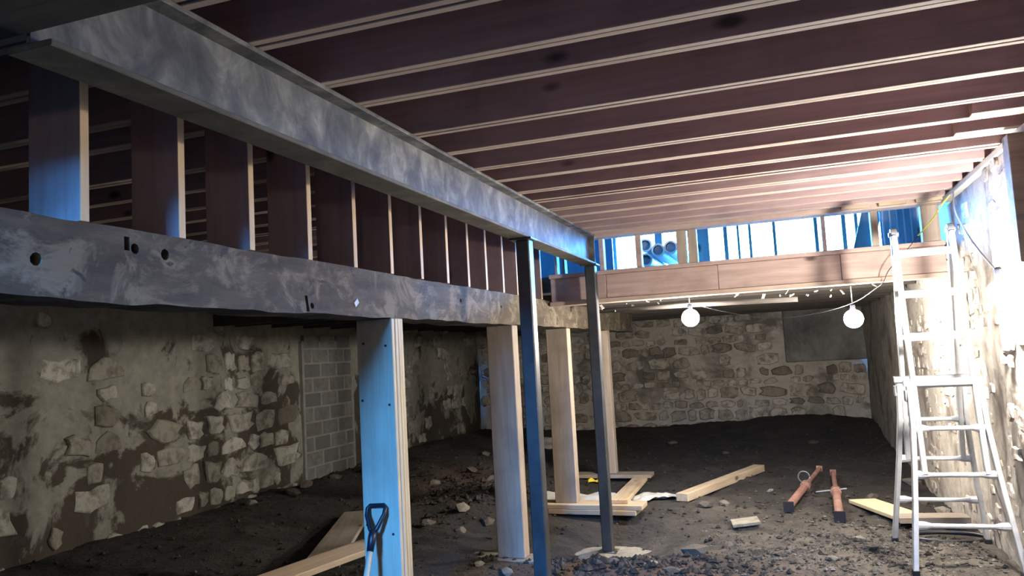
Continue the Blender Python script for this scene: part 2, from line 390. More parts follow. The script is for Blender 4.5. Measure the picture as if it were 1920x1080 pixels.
def stones_on(parent, frame, a0, a1, z0, z1, mat, prob, hmin, hmax, depth, skip=None, seed=1, limit=300):
    rnd = random.Random(seed); meshes = [stone_mesh(i+seed*20, mat) for i in range(14)]; made = 0; z = z0
    while z < z1:
        h = rnd.uniform(hmin, hmax); a = a0 + rnd.uniform(-.2, 0)
        while a < a1:
            ww = rnd.uniform(.75, 2.1)*h; c = a+ww/2; cz = z+h/2
            if c+ww*.45 < a1 and not (skip and skip(c, cz, ww)) and rnd.random() < prob(c, cz) and made < limit:
                o = bpy.data.objects.new('stone', meshes[rnd.randrange(14)]); COL.objects.link(o)
                sh = h*rnd.uniform(.8, 1.0); sw = ww*rnd.uniform(.84, .98); sd = depth*rnd.uniform(.5, 1.35)
                ax, az, nn, p = frame(c, cz + rnd.uniform(-.02, .02))
                t = rnd.uniform(-.12, .12); ax, az = ax*math.cos(t)+az*math.sin(t), az*math.cos(t)-ax*math.sin(t)
                o.parent = parent
                mw = Matrix(((ax.x*sw, az.x*sh, nn.x*sd, p.x), (ax.y*sw, az.y*sh, nn.y*sd, p.y), (ax.z*sw, az.z*sh, nn.z*sd, p.z+ZC), (0, 0, 0, 1)))
                o.matrix_basis = Matrix.Translation(-WL[parent.name]) @ mw
                made += 1
            a += ww
        z += h
    return made
X_, Y_, Z_ = Vector((1, 0, 0)), Vector((0, 1, 0)), Vector((0, 0, 1))
def fl(a, z): return (Y_, Z_, X_, Vector((XL + .03*fbm(a+XL, z, .9, 4), a, z)))
def fb(a, z): return (X_, Z_, -Y_, Vector((a, YB + .05*fbm(a+YB, z, .9, 4), z)))
def fr(a, z): return (Y_, Z_, -X_, Vector((XR-(.045 if a < 6.02 else 0) + .025*fbm(a+XR, z, .9, 4), a, z)))
def prob_left(y, z):
    p = .35 + .9*noise.noise(Vector((y*.55, z*.8, 4.0)))
    p += .8*bell(y, z, 7.7, -.8, 2.3, .75) - .7*max(0, z+.05)
    if y > 10.8: p = .38 + .6*noise.noise(Vector((y, z, 1.)))
    return p
BY0, BY1 = 9.36, 10.62
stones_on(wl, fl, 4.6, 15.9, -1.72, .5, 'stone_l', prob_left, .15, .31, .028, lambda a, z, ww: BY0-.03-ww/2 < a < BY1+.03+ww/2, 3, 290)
stones_on(wb, fb, -6.2, 1.4, -1.72, .5, 'stone_b', lambda a, z: .82 + .4*noise.noise(Vector((a, z, 7.))), .13, .27, .05, lambda a, z, ww: a > -.3 and z > -.55 and z < .6, 5, 295)
stones_on(wr, fr, 4.6, 11.5, -1.7, 1.0, 'stone_r', lambda a, z: .30 + .6*noise.noise(Vector((a*1.2, z*1.2, 2.))), .09, .16, .014, None, 6, 290)
# smooth grey parged bay and the dark chase beside it on the far wall
MB().box(-.02, XR+.02, YB-.08, YB+.02, -.42, .60).build('parged_bay', 'parge', parent=wb, bevel=.02, label='smooth grey parged part of the far wall')
# concrete block patch in the left wall
MB().box(XL-.03, XL+.055, BY0-.04, BY1+.04, -1.85, .36).build('mortar_bed', 'blockjoint', parent=wl)
bmesh_block = None
bz = -1.80; row = 0
while bz < .30:
    y = BY0 - (.21 if row % 2 else 0)
    while y < BY1:
        y0, y1 = max(y, BY0), min(y+.40, BY1)
        if y1-y0 > .06: MB().box(XL+.0, XL+.062, y0+.014, y1-.014, bz+.013, bz+.190).build('block', 'block', parent=wl, bevel=.006)
        y += .42
    bz += .205; row += 1

# ------------------------------------------------------------------ floor framing overhead
ceil = MB().box(XL-.3, XR+.3, 1.05, 7.62, J0+JD, J0+JD+.03).build('ceiling', 'subfloor', kind='structure', label='new floor framing of closely spaced paired joists overhead')
JY = [1.49, 1.87, 2.24, 2.68, 2.96, 3.50, 3.92, 4.33, 4.72, 5.14, 5.50, 5.90, 6.23, 6.60, 6.96, 7.26]
for k, y in enumerate(JY):
    for s in (-1, 1):
        dz = random.uniform(-.004, .004)
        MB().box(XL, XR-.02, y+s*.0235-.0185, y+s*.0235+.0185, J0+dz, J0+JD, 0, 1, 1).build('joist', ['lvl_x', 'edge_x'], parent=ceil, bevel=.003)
MB().box(XL-.3, XL-.002, 1.05, 7.62, J0, J0+JD).build('rim_joist', 'lvl_x', parent=ceil)
MB().box(XR-.018, XR+.3, 1.05, 7.62, J0, J0+JD).build('rim_joist', 'lvl_x', parent=ceil)
for y in (4.72, 5.14):                      # short pieces scabbed onto two joists by the right wall
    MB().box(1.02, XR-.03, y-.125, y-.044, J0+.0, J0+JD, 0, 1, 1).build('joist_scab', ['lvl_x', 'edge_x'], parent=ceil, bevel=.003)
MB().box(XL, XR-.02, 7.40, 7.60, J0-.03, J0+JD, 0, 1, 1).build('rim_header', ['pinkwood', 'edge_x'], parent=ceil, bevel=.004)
for x in (.55, .85, 1.14):
    MB().box(x, x+.22, 7.335, 7.398, J0-.02, J0+.17).build('blocking', 'pine_x', parent=ceil, bevel=.004)
MB().box(XR-.06, XR+.35, 1.43, 7.40, J0-.042, J0-.001).build('trim_1', 'plate', kind='structure', bevel=.003, label='pale sill plate along the top of the right wall')
# lower old floor over the near end, with a hatch and shaft behind the viewer added for blue daylight
rear = MB()
HX0, HX1, HY0, HY1 = -2.15, -1.15, -3.5, .5
rear.box(XL-.3, HX0, YR-.3, 1.048, J0, J0+JD+.03).box(HX1, XR+.4, YR-.3, 1.048, J0, J0+JD+.03)
rear.box(HX0, HX1, HY1, 1.048, J0, J0+JD+.03)
rear.box(HX0, HX1, HY1, HY1+.15, .98, J0)  # lip and rim shaped to set where the blue light stops
rear.box(HX0-.1, HX1+.1, YR-.3, YR, .45, 1.40)
rear.box(XL-.3, HX0, YR-.3, YR, .45, J0).box(HX1, XR+.4, YR-.3, YR, .45, J0)
rear.box(HX0-.1, HX0, YR-.3, HY1+.1, J0+JD, 2.65).box(HX1, HX1+.1, YR-.3, HY1+.1, J0+JD, 2.65).box(HX0-.1, HX1+.1, -2.5, HY1+.1, 2.6, 2.7).box(HX0-.1, HX1+.1, HY1, HY1+.1, J0+JD, 2.65)  # shaft roof stops short, opened for more blue bounce on the ceiling
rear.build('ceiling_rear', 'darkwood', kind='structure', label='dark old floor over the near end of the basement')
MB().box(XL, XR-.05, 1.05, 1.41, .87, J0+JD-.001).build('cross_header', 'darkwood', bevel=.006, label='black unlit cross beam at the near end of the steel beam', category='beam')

# ------------------------------------------------------------------ steel beam and columns
bt = empty('steel_beam', (-1.745, 4.4, .836), label='mottled grey steel I-beam running the length of the ceiling', category='beam')
BX0, BX1, BZ0, BZ1 = -1.82, -1.67, .836, 1.128
MB().box(-1.752, -1.738, 1.42, 7.40, BZ0+.018, BZ1-.018).build('web', 'steel', parent=bt)
MB().box(BX0, BX1, 1.42, 7.40, BZ0, BZ0+.018).build('bottom_flange', 'flange', parent=bt, bevel=.003)
MB().box(BX0, BX1, 1.42, 7.40, BZ1-.018, BZ1).build('top_flange', 'steel', parent=bt, bevel=.003)
MB().box(-1.737, -1.676, 7.385, 7.399, BZ0+.019, BZ1-.019).build('end_stiffener', 'steel', parent=bt)
def column(x, y, zt, zb, lab):
    c = empty('steel_column', (x, y, zb), label=lab, category='column', group='square steel columns')
    MB().box(x-.05, x+.05, y-.05, y+.05, zb+.015, zt-.015).build('shaft', 'column', parent=c, bevel=.008)
    MB().box(x-.09, x+.075, y-.075, y+.075, zt-.015, zt).build('cap_plate', 'column', parent=c, bevel=.002)
    MB().box(x-.09, x+.09, y-.09, y+.09, zb, zb+.015).build('base_plate', 'column', parent=c, bevel=.002)
column(-1.72, 5.32, .836, dirt_h(-1.72, 5.32)-.01, 'dark square steel column nearer the viewer, standing between the thick wooden posts')
column(-1.72, 7.36, .836, -1.885, 'dark square steel column at the far end of the steel beam')
# rough concrete footing under the far column
def blob(name, cx, cy, z, rx, ry, h, mat, seed, n=28, rings=5, **t):
    mb = MB(); rnd = random.Random(seed)
    for j in range(rings+1):
        q = j/rings
        for i in range(n):
            a = 2*math.pi*i/n; r = (1-q*.97)*(1+.22*noise.noise(Vector((math.cos(a)*1.6+seed, math.sin(a)*1.6, 0))))
            zz = z + h*(1-(1-q)**2.2) + .2*h*noise.noise(Vector((math.cos(a)*r*5, math.sin(a)*r*5, seed)))
            mb.v.append((cx+rx*r*math.cos(a), cy+ry*r*math.sin(a), zz if j else z-.12))
    for j in range(rings):
        for i in range(n):
            mb.f.append((j*n+i, j*n+(i+1) % n, (j+1)*n+(i+1) % n, (j+1)*n+i)); mb.mi.append(0)
    mb.f.append(tuple(rings*n+i for i in range(n))); mb.mi.append(0)
    return mb.build(name, mat, smooth=True, **t)
blob('concrete_footing', -1.62, 7.38, -1.925, .70, .40, .055, 'concrete', 4, label='rough pale concrete footing under the far steel column', category='footing')

# ------------------------------------------------------------------ old timber girder on posts, with cripple studs on top
def girder():
    x0, x1, y0, y1, z0, z1 = -2.47, -2.2, .27, 12.05, .265, .53
    ny = 200; ring = [(x0, z0), ((x0+x1)/2, z0), (x1, z0), (x1, z0+.09), (x1, z0+.18), (x1, z1), ((x0+x1)/2, z1), (x0, z1), (x0, (z0+z1)/2)]
    mb = MB(); n = len(ring)
    for j in range(ny+1):
        y = y0+(y1-y0)*j/ny
        for i, (x, z) in enumerate(ring):
            dx = .016*noise.noise(Vector((x*3, y*1.3, z*6))) + .005*noise.noise(Vector((x, y*7, z*20)))
            dz = (.010*noise.noise(Vector((x*4+7, y*1.7, z*5))) + .011*noise.noise(Vector((x, y*6, 2+z*9)))) * (.8 if z == z1 else 1)
            if z == z1: dz = min(dz, 0)
            mb.v.append((x+dx-.006, y, z+dz))
    for j in range(ny):
        for i in range(n): mb.f.append((j*n+i, j*n+(i+1) % n, (j+1)*n+(i+1) % n, (j+1)*n+i)); mb.mi.append(0)
    mb.f.append(tuple(range(n))); mb.mi.append(0); mb.f.append(tuple(ny*n+i for i in range(n))); mb.mi.append(0)
    o = mb.build('timber_girder', 'timber', label='heavy old hewn timber beam, grey and pitted, carried by wooden posts', category='beam')
    # old peg and mortise holes cut into its face
    cut = MB()
    for (y, z, r) in ((2.21, .46, .020), (2.36, .455, .022), (1.82, .385, .022), (3.33, .30, .016), (5.25, .42, .014), (6.1, .41, .013)):
        cut.tube([(x1-.09, y, z), (x1+.05, y, z)], r, 9)
    cut.box(x1-.07, x1+.05, 3.275, 3.30, .27, .35).box(x1-.06, x1+.05, 2.16, 2.185, .45, .50)
    c = cut.build('cutter', 'timber')
    md = o.modifiers.new('b', 'BOOLEAN'); md.operation = 'DIFFERENCE'; md.object = c; md.solver = 'EXACT'
    bpy.context.view_layer.update()
    me = bpy.data.meshes.new_from_object(o.evaluated_get(bpy.context.evaluated_depsgraph_get()))
    o.modifiers.clear()
    if len(me.polygons) > 500: o.data = me
    bpy.data.objects.remove(c)
    ch = MB().obox((x1-.004, 3.76, .335), (Vector((0, .8, .6)), Vector((0, -.6, .8)), X_), (.022, .014, .006)).build('pale_chip', 'whiteplastic', parent=o, label='pale splintered chip on the beam face')
girder()
SY = [1.57, 2.0, 2.46, 2.89, 3.34, 3.77, 4.20, 4.62, 5.03, 5.42, 5.80, 6.18, 6.55, 6.93, 7.28]
ords = ['', 'first', 'second', 'third', 'fourth', 'fifth', 'sixth', 'seventh', 'eighth', 'ninth', 'tenth', 'eleventh', 'twelfth', 'thirteenth', 'fourteenth']
for i, y in enumerate(SY):
    if i == 0: continue
    x0 = -2.2+random.uniform(-.006, .004)
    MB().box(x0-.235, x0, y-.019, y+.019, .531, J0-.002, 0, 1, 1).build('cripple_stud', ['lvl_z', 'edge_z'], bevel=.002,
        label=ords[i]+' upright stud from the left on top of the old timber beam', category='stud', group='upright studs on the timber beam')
MB().box(-2.47, -2.18, 4.95, 4.99, .28, .54)
def post(y, zb, plies, lab, zt=.262):
    x0, x1 = -2.445, -2.205
    if plies:
        p = empty('wooden_post', (-2.32, y, zb), label=lab, category='post', group='wooden posts under the timber beam')
        yy = y-.076
        for k in range(4):
            s = random.uniform(-.004, .004); pl = MB().box(x0+s, x1+s, yy+.0015, yy+.0365, zb, zt).build('ply', 'pine_light', parent=p, bevel=.004); yy += .038
            if k == 0: first = pl
        for (xx, zz) in ((-2.42, -.22), (-2.24, -.25), (-2.42, -.95), (-2.25, -1.0), (-2.4, .12), (-2.25, .1)):
            MB().tube([(xx, y-.0785, zz), (xx, y-.072, zz)], .008, 8).build('bolt_head', 'blackmetal', parent=first)
    else:
        MB().box(x0, x1, y-.07, y+.07, zb, zt).build('wooden_post', 'pine_z', bevel=.006, label=lab, category='post', group='wooden posts under the timber beam')
post(4.24, dirt_h(-2.32, 4.24)-.03, True, 'four-ply plank post glowing blue, nearest of the wooden posts, shovel leaning on it')
post(6.42, -1.70, False, 'thick wooden post just left of the nearer steel column')
post(8.20, -1.585, False, 'thick wooden post standing on a timber pad between the two steel columns')
post(10.22, -1.60, False, 'farthest wooden post, partly hidden behind the far steel column')
# pads under the posts
plank('post_pad', (-2.72, 6.40, -1.725), (-2.06, 6.40, -1.725), .26, .05, 'greyboard', label='short weathered pad board under the post by the nearer steel column', category='pad')
plank('post_pad', (-2.62, 8.20, -1.61), (-1.50, 8.16, -1.61), .28, .048, 'pine_x', label='long pale pad board under the post between the steel columns', category='pad')
plank('post_pad', (-2.50, 8.17, -1.66), (-1.56, 8.13, -1.66), .24, .048, 'pine_x', label='lower pad board beneath the long pale pad', category='pad')
plank('post_pad', (-2.75, 10.22, -1.625), (-1.75, 10.22, -1.625), .28, .045, 'greyboard', label='pad board under the farthest wooden post', category='pad')

# ------------------------------------------------------------------ built-up header across the far end and the gap above it
hb = empty('box_header', (-.4, 7.58, .46), label='built-up lumber header crossing the far end below the bright gap', category='beam')
segs = [(-2.185, -1.62), (-1.617, -.55), (-.547, .52), (.523, XR-.04)]
for a, b in segs: MB().box(a, b, 7.545, 7.62, .508, .742).build('web_board', 'pinkwood', parent=hb, bevel=.004)
MB().box(-2.185, XR-.04, 7.49, 7.67, .742, .782).build('top_plate', 'pinkwood', parent=hb, bevel=.004)
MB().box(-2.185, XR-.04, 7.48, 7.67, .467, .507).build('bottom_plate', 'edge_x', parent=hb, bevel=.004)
for i, (a, b, m_, lab) in enumerate([(-2.12, -2.095, 'pine_z', 'thin short upright at the far left end of the header'), (-2.04, -2.015, 'pine_z', 'second thin short upright at the far left end of the header'), (-1.66, -1.615, 'pinkwood', 'short upright at the end of the steel beam in the gap above the header'),
        (-1.30, -1.245, 'pinkwood', 'short upright left of the stacked pipes above the header'), (-.905, -.815, 'pine_z', 'wide short upright just right of the stacked pipes'),
        (-.80, -.715, 'pine_z', 'second wide short upright right of the stacked pipes'), (.385, .42, 'pinkwood', 'thin short upright right of the widest bright opening'),
        (.79, .85, 'pine_z', 'pale short upright left of the blue ribbed panel'), (1.19, 1.33, 'pine_z', 'wide short upright above the ladder at the right wall')]):
    MB().box(a, b, 7.50, 7.60, .783, J0-.031).build('short_upright', m_, bevel=.003, label=lab, category='stud', group='short uprights above the far header')
# slab beyond the header (dark underside), open above
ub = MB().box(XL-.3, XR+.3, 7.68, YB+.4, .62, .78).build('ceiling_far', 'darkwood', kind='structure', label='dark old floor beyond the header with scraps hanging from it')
for k in range(11):
    y = 8.0+k*.72; MB().box(XL, XR-.02, y, y+.07, .54, .625).build('old_joist', 'darkwood', parent=ub)
MB().box(XL-.05, -2.48, 7.63, 7.72, .54, J0+JD).build('wall_partition', 'darkwood', kind='structure')
# upper room: enclosing shell, far stud wall against the sky
up_ = MB().box(XL-.4, XL-.3, 6.9, 10.8, .5, 3.6).box(XR+.3, XR+.4, 6.9, 10.8, .5, 3.6).box(XL-.4, XR+.4, 6.9, 10.8, 3.6, 3.7).box(XL-.4, XR+.4, 6.85, 6.95, J0+JD+.03, 3.65)
up_.build('wall_upper', 'darkwood', kind='structure', label='upper room beyond the far gap')
MB().box(XL-.3, XR+.3, 10.67, 10.70, 1.82, 3.6).build('wall_sky_block', 'upperstud', kind='structure', label='added unseen panel on the far studs, cutting the sky light above the gap')  # added out of view to cut the sky light through the studs
US = [(-2.46, -2.22), (-2.14, -2.09), (-1.56, -1.46), (-1.03, -.85), (-.66, -.61), (-.49, -.46), (-.345, -.31), (-.045, -.005), (.455, .50), (.78, .83), (.93, .97), (1.36, 1.6)]
names = sorted(range(len(US)), key=lambda i: US[i][0])
for rank, i in enumerate(names):
    a, b = US[i]
    MB().box(a, b, 10.55, 10.66, .781, 3.59).build('upper_stud', 'upperstud', bevel=.003, label=ords[rank+1]+' stud from the left against the sky beyond the far gap', category='stud', group='studs against the sky beyond the far gap')
lbd = Vector((math.sin(.28), 0, math.cos(.28)))
MB().obox((1.02, 9.3, 1.42), (lbd.cross(Y_), Y_, lbd), (.10, .02, .62)).build('leaning_board', 'upperstud', label='board leaning sideways beyond the gap, left of the blue ribbed panel', category='board')
rp = empty('ribbed_panel', (1.25, 9.0, .781), label='blue ribbed metal panel standing beyond the gap at the right', category='panel')
MB().box(1.04, 1.50, 9.0, 9.02, .781, 1.9).build('sheet', 'bluemetal', parent=rp)
for k in range(7): MB().box(1.06+k*.066, 1.075+k*.066, 8.975, 8.999, .781, 1.9).build('rib', 'pvc', parent=rp)
MB().box(-3.2, -1.95, 9.6, 9.64, .781, 1.9).build('blue_panel', 'bluepanel', label='flat blue panel standing beyond the gap behind the far steel column', category='panel')
# pipes stacked on the header floor
for i, (x, z) in enumerate(((-1.375, .867), (-1.215, .867), (-1.345, 1.03), (-1.185, 1.03))):
    pass
PP = [(-1.365, .96, 'lowest grey plastic pipe of the four stacked above the header'), (-1.36, 1.12, 'upper left grey plastic pipe of the four stacked above the header'),
      (-1.225, 1.055, 'middle grey plastic pipe of the four stacked above the header'), (-1.09, 1.075, 'rightmost grey plastic pipe of the four stacked above the header')]
for x, z, lab in PP:
    e = empty('plastic_pipe', (x, 9.0, z-.075), label=lab, category='pipe', group='pipes stacked above the header')
    mb = MB(); n = 20
    for (yy, r) in ((8.5, .054), (8.5, .074), (9.9, .074), (9.9, .054)):
        for k in range(n): mb.v.append((x+r*math.cos(2*math.pi*k/n), yy, z+r*math.sin(2*math.pi*k/n)))
    for j in range(3):
        for k in range(n): mb.f.append((j*n+k, j*n+(k+1) % n, (j+1)*n+(k+1) % n, (j+1)*n+k)); mb.mi.append(0)
    mb.build('pipe_wall', 'pvc', parent=e, smooth=False)
    mb = MB(); mb.tube([(x, 8.56, z), (x, 9.85, z)], .0535, 20, caps=True).build('bore_shade', 'pipe_shade', parent=e)  # solid plug, coloured darker for the shade inside the pipe
MB().box(-1.50, -.98, 8.55, 9.8, .781, .884).build('pipe_cradle', 'pinkwood', bevel=.005, label='low wooden block under the stacked pipes', category='block')
# old pipe run under the far floor
MB().tube([(-1.9, 8.30, .43), (-.9, 8.3, .425), (.15, 8.3, .405)], .026, 12).build('old_pipe', 'darkwood', smooth=True, label='old pipe running below the far floor left of the bulbs', category='pipe')
mb = MB(); rnd = random.Random(5)
for k in range(24):
    x = rnd.choice([rnd.gauss(-1.2, .35), rnd.gauss(.1, .3), rnd.uniform(-1.9, 1.2)]); y = rnd.uniform(7.75, 8.6); z = rnd.uniform(.415, .47); s = rnd.uniform(.008, .03)
    a = Vector((rnd.uniform(-1, 1), rnd.uniform(-1, 1), rnd.uniform(-1, 1))).normalized(); b = a.orthogonal().normalized()
    mb.obox((x, y, z), (a, b, a.cross(b)), (s, s*rnd.uniform(.3, .8), .003))
mb.build('plaster_scraps', 'whiteplastic', label='scraps of pale plaster and lath hanging under the far floor', category='scraps', kind='stuff')

# ------------------------------------------------------------------ string of lamps
def bulb(x, y, z, top, lab, mat='bulb'):
    e = empty('hanging_bulb', (x, y, z-.088), label=lab, category='bulb', group='bulbs on the work light string')
    MB().ball((x, y, z), .088, 20, 12).build('globe', mat, parent=e, smooth=True)
    MB().tube([(x, y, z+.080), (x, y, z+.086), (x, y, z+.13), (x, y, z+.14)], [.022, .026, .024, .012], 12).build('socket', 'blackplastic', parent=e)
    MB().tube([(x, y, z+.139), (x, y, top)], .005, 6).build('pigtail', 'greycord', parent=e)
bulb(-.885, 8.05, .28, .48, 'bare glowing bulb hanging left of the other under the far floor')
bulb(.625, 8.05, .17, .48, 'bare glowing bulb hanging nearer the ladder under the far floor')
bulb(.75, -2.4, .55, J0, 'added fill bulb, unseen behind the viewer', 'bulb_fill')  # added unseen lamp, brightens the near joist faces
def curve3(pts, n=8):
    out = []; P = [Vector(p) for p in pts]; P = [P[0]]+P+[P[-1]]
    for i in range(1, len(P)-2):
        for k in range(n):
            t = k/n; a, b, c, d = P[i-1:i+3]
            out.append(.5*((2*b)+(c-a)*t+(2*a-5*b+4*c-d)*t*t+(3*b-a-3*c+d)*t**3))
    out.append(P[-2]); return out
MB().tube(curve3([(1.325, 6.95, 1.085), (1.26, 7.0, 1.0), (1.19, 7.05, .90), (1.10, 7.15, .80)]), .006, 6).build('yellow_extension_cord', 'yellow', smooth=True, label='yellow cord hanging from the sill plate above the ladder', category='cord')
MB().tube(curve3([(1.10, 7.152, .80), (1.02, 7.25, .70), (.885, 7.34, .555), (.84, 7.43, .46), (.79, 7.6, .415), (.64, 8.0, .325), (.34, 8.05, .25), (-.1, 8.05, .22), (-.55, 8.05, .32), (-.87, 8.05, .43)]), .0035, 6).build('work_light_cord', 'blackplastic', smooth=True, label='thin grey cord strung from above the ladder to the two bulbs', category='cord')
MB().tube(curve3([(1.33, 6.85, 1.085), (1.30, 6.7, .92), (1.32, 6.5, .72), (1.30, 6.1, .55), (1.27, 5.7, .42), (1.255, 5.5, .36)]), .006, 6).build('lamp_cord', 'greycord', smooth=True, label='grey cord looping down the right wall to the work lamp', category='cord')
e = empty('work_lamp', (1.255, 5.45, .10), label='blazing work lamp against the right wall beside the ladder', category='lamp')
MB().ball((1.255, 5.45, .22), .075, 20, 12).build('globe', 'lamp', parent=e, smooth=True)
MB().tube([(1.255, 5.45, .29), (1.255, 5.45, .30), (1.255, 5.45, .36), (1.255, 5.45, .375)], [.022, .027, .025, .012], 12).build('socket', 'blackplastic', parent=e)
MB().box(1.262, 1.352, 4.98, 5.10, .36, J0-.044).build('wall_upright', 'greyboard', bevel=.004, label='upright board against the right wall above the work lamp', category='board')

# ------------------------------------------------------------------ ladder
LA = empty('ladder', (1.03, 6.5, -1.6), label='aluminium multi-position ladder opened as a stepladder by the right wall', category='ladder')
def LF(x, z): return (x, 6.5+(z-.77)*(.5/2.37), z)              # front plane
def LB(x, z): return (x, 6.56-(z-.77)*(.5/2.37), z)             # rear plane
IL, IR = .838, 1.222
zf = [dirt_h(.72, 6.0), dirt_h(1.335, 6.0), dirt_h(.68, 7.05), dirt_h(1.33, 7.05)]
def outer(x0, s):                                                  # flared lower rail: x at z
    return lambda z: x0 + s*(.02 + .10*max(0, (-.55-z)/1.05)**1.25)
for side, x in (('l', IL), ('r', IR)):
    for P, zz in ((LF, -.98), (LB, -.98)):
        MB().bar(P(x, .74), P(x, zz), .034, .06).build('inner_rail', 'alu', parent=LA, bevel=.004)
for k, (x0, s, P) in enumerate(((IL, -1, LF), (IR, 1, LF), (IL, -1, LB), (IR, 1, LB))):
    fx = outer(x0, s); ztop = -.34; zb = zf[k]
    zs = [ztop, -.65, -.95, -1.2, zb+.03]
    mb = MB()
    pts = [Vector(P(fx(z)+s*.012, z)) for z in zs]
    b0 = 0
    for a, b in zip(pts[:-1], pts[1:]): mb.bar(a, b+(b-a).normalized()*.01, .034, .075)
    orl = mb.build('outer_rail', 'alu', parent=LA, bevel=.004)
    a = pts[-1]; MB().box(a.x-.022, a.x+.022, a.y-.045, a.y+.045, zb-.005, zb+.04).build('foot', 'blackplastic', parent=orl, bevel=.004)
for P in (LF, LB):
    for z in (.60, .29, -.025, -.36):
        MB().bar(P(IL, z), P(IR, z), .03, .055 if P is LF else .035, side=(0, 1, .2)).build('rung', 'alu', parent=LA, bevel=.004)
    for z in (-.67, -.98, -1.31):
        xl, xr = outer(IL, -1)(z), outer(IR, 1)(z)
        mb = MB(); y, zz = P(0, z)[1], z
        mb.tube([(xl, y, zz), (xl+.05, y, zz), (xl+.09, y, zz), (xr-.09, y, zz), (xr-.05, y, zz), (xr, y, zz)], [.030, .028, .017, .017, .028, .030], 10)
        mb.build('rung', 'alu', parent=LA, smooth=False)
for P, dz in ((LF, 0), (LB, 0)):
    y = P(0, -.34)[1]; MB().box(IL-.07, IR+.07, y-.045, y-.012, -.375, -.325).build('lock_bar', 'alu' if P is LF else 'aludark', parent=LA, bevel=.005)
for x in (IL, IR):
    mb = MB().tube([(x-.022, 6.53, .755), (x+.022, 6.53, .755)], .048, 16); hg = mb.build('hinge', 'aludark', parent=LA, bevel=.004)
    MB().tube([(x-.034, 6.53, .755), (x+.034, 6.53, .755)], .018, 12).build('hinge_knob', 'alu', parent=hg)
for x, s in ((IL, -1), (IR, 1)):
    for P in (LF, LB):
        p = P(x+s*.055, -.44); MB().box(p[0]-.012, p[0]+.02, p[1]-.03, p[1]+.03, -.48, -.40).build('lock_tab', 'aludark', parent=LA, bevel=.004)

# ------------------------------------------------------------------ things on the ground
def g(x, y): return dirt_h(x, y)
plank('floor_plank', (-3.44, 5.2, g(-3.44, 5.2)+.09), (-4.50, 7.55, g(-4.5, 7.55)+.06), .29, .04, 'greyboard', label='wide grey-brown plank lying on dirt behind the blue-lit post', category='plank')
plank('floor_plank', (-3.55, 3.45, -1.40), (-3.02, 5.25, -1.34), .19, .045, 'pine_x', label='narrow orange-brown plank crossing in front of the wide grey plank', category='plank', roll=.12)
plank('floor_plank', (-1.20, 8.78, g(-1.2, 8.78)+.045), (-.46, 11.0, g(-.46, 11.0)+.05), .14, .085, 'pine_x', label='pale thick board lying alone in the middle of the dirt floor', category='board')
plank('floor_plank', (.62, 9.05, g(.62, 9.05)+.05), (.98, 7.75, g(.98, 7.75)+.05), .27, .038, 'yellow_pine', label='yellow pine board lying left of the ladder', category='board')
plank('floor_plank', (.80, 7.72, g(.8, 7.72)+.085), (1.36, 7.78, g(1.36, 7.78)+.095), .20, .05, 'greyboard', label='grey board seen through the lower rungs of the ladder', category='board')
plank('floor_plank', (-1.76, 8.12, -1.565), (-1.92, 10.5, g(-1.92, 10.5)+.035), .19, .038, 'pine_x', label='pale plank lying from the pad board away past the far steel column', category='plank')
plank('shingle_slab', (-.62, 7.80, g(-.62, 7.8)+.03), (-.37, 7.84, g(-.37, 7.84)+.035), .24, .03, 'concrete', label='small flat grey slab lying on the dirt near the two props', category='slab')
def prop(p0, p1, lab, ring):
    p0, p1 = Vector(p0), Vector(p1); d = (p1-p0); L = d.length; d.normalize(); sd = d.cross(Z_).normalized()
    e = empty('steel_prop', tuple(p0-Vector((0, 0, .05))), label=lab, category='prop', group='red telescopic steel props')
    c = p0+d*L*.5
    MB().tube([p0, c], .040, 14).build('outer_tube', 'rust', parent=e, smooth=False)
    MB().tube([c, p1], .025, 12).build('inner_tube', 'rust', parent=e, smooth=False)
    MB().tube([c-d*.07, c-d*.06, c+d*.05, c+d*.06], [.042, .056, .056, .042], 12).build('collar_nut', 'rust', parent=e)
    MB().obox(p0-d*.012, (sd, sd.cross(d), d), (.05, .05, .012)).build('base_plate', 'blackmetal', parent=e)
    MB().obox(p1+d*.008, (sd, sd.cross(d), d), (.035, .035, .008)).build('top_plate', 'rust', parent=e)
    if ring:
        q = c+d*.05+Z_*.085-sd*.02
        MB().tube([q+(sd*math.cos(t)+Z_*math.sin(t))*.062 for t in [2*math.pi*k/20 for k in range(21)]], .009, 6).build('pin_ring', 'aludark', parent=e, smooth=True)
    else:
        MB().tube([c-sd*.20-Z_*.01, c+sd*.11+Z_*.03], .010, 8).build('nut_handle', 'aludark', parent=e)
prop((-.10, 8.42, g(-.1, 8.42)+.065), (.27, 10.55, g(.27, 10.55)+.08), 'red steel prop with a ring pin, lying left of the other prop', True)
prop((.34, 7.85, g(.34, 7.85)+.065), (.42, 10.45, g(.42, 10.45)+.08), 'red steel prop with a cross handle, lying nearer the ladder', False)
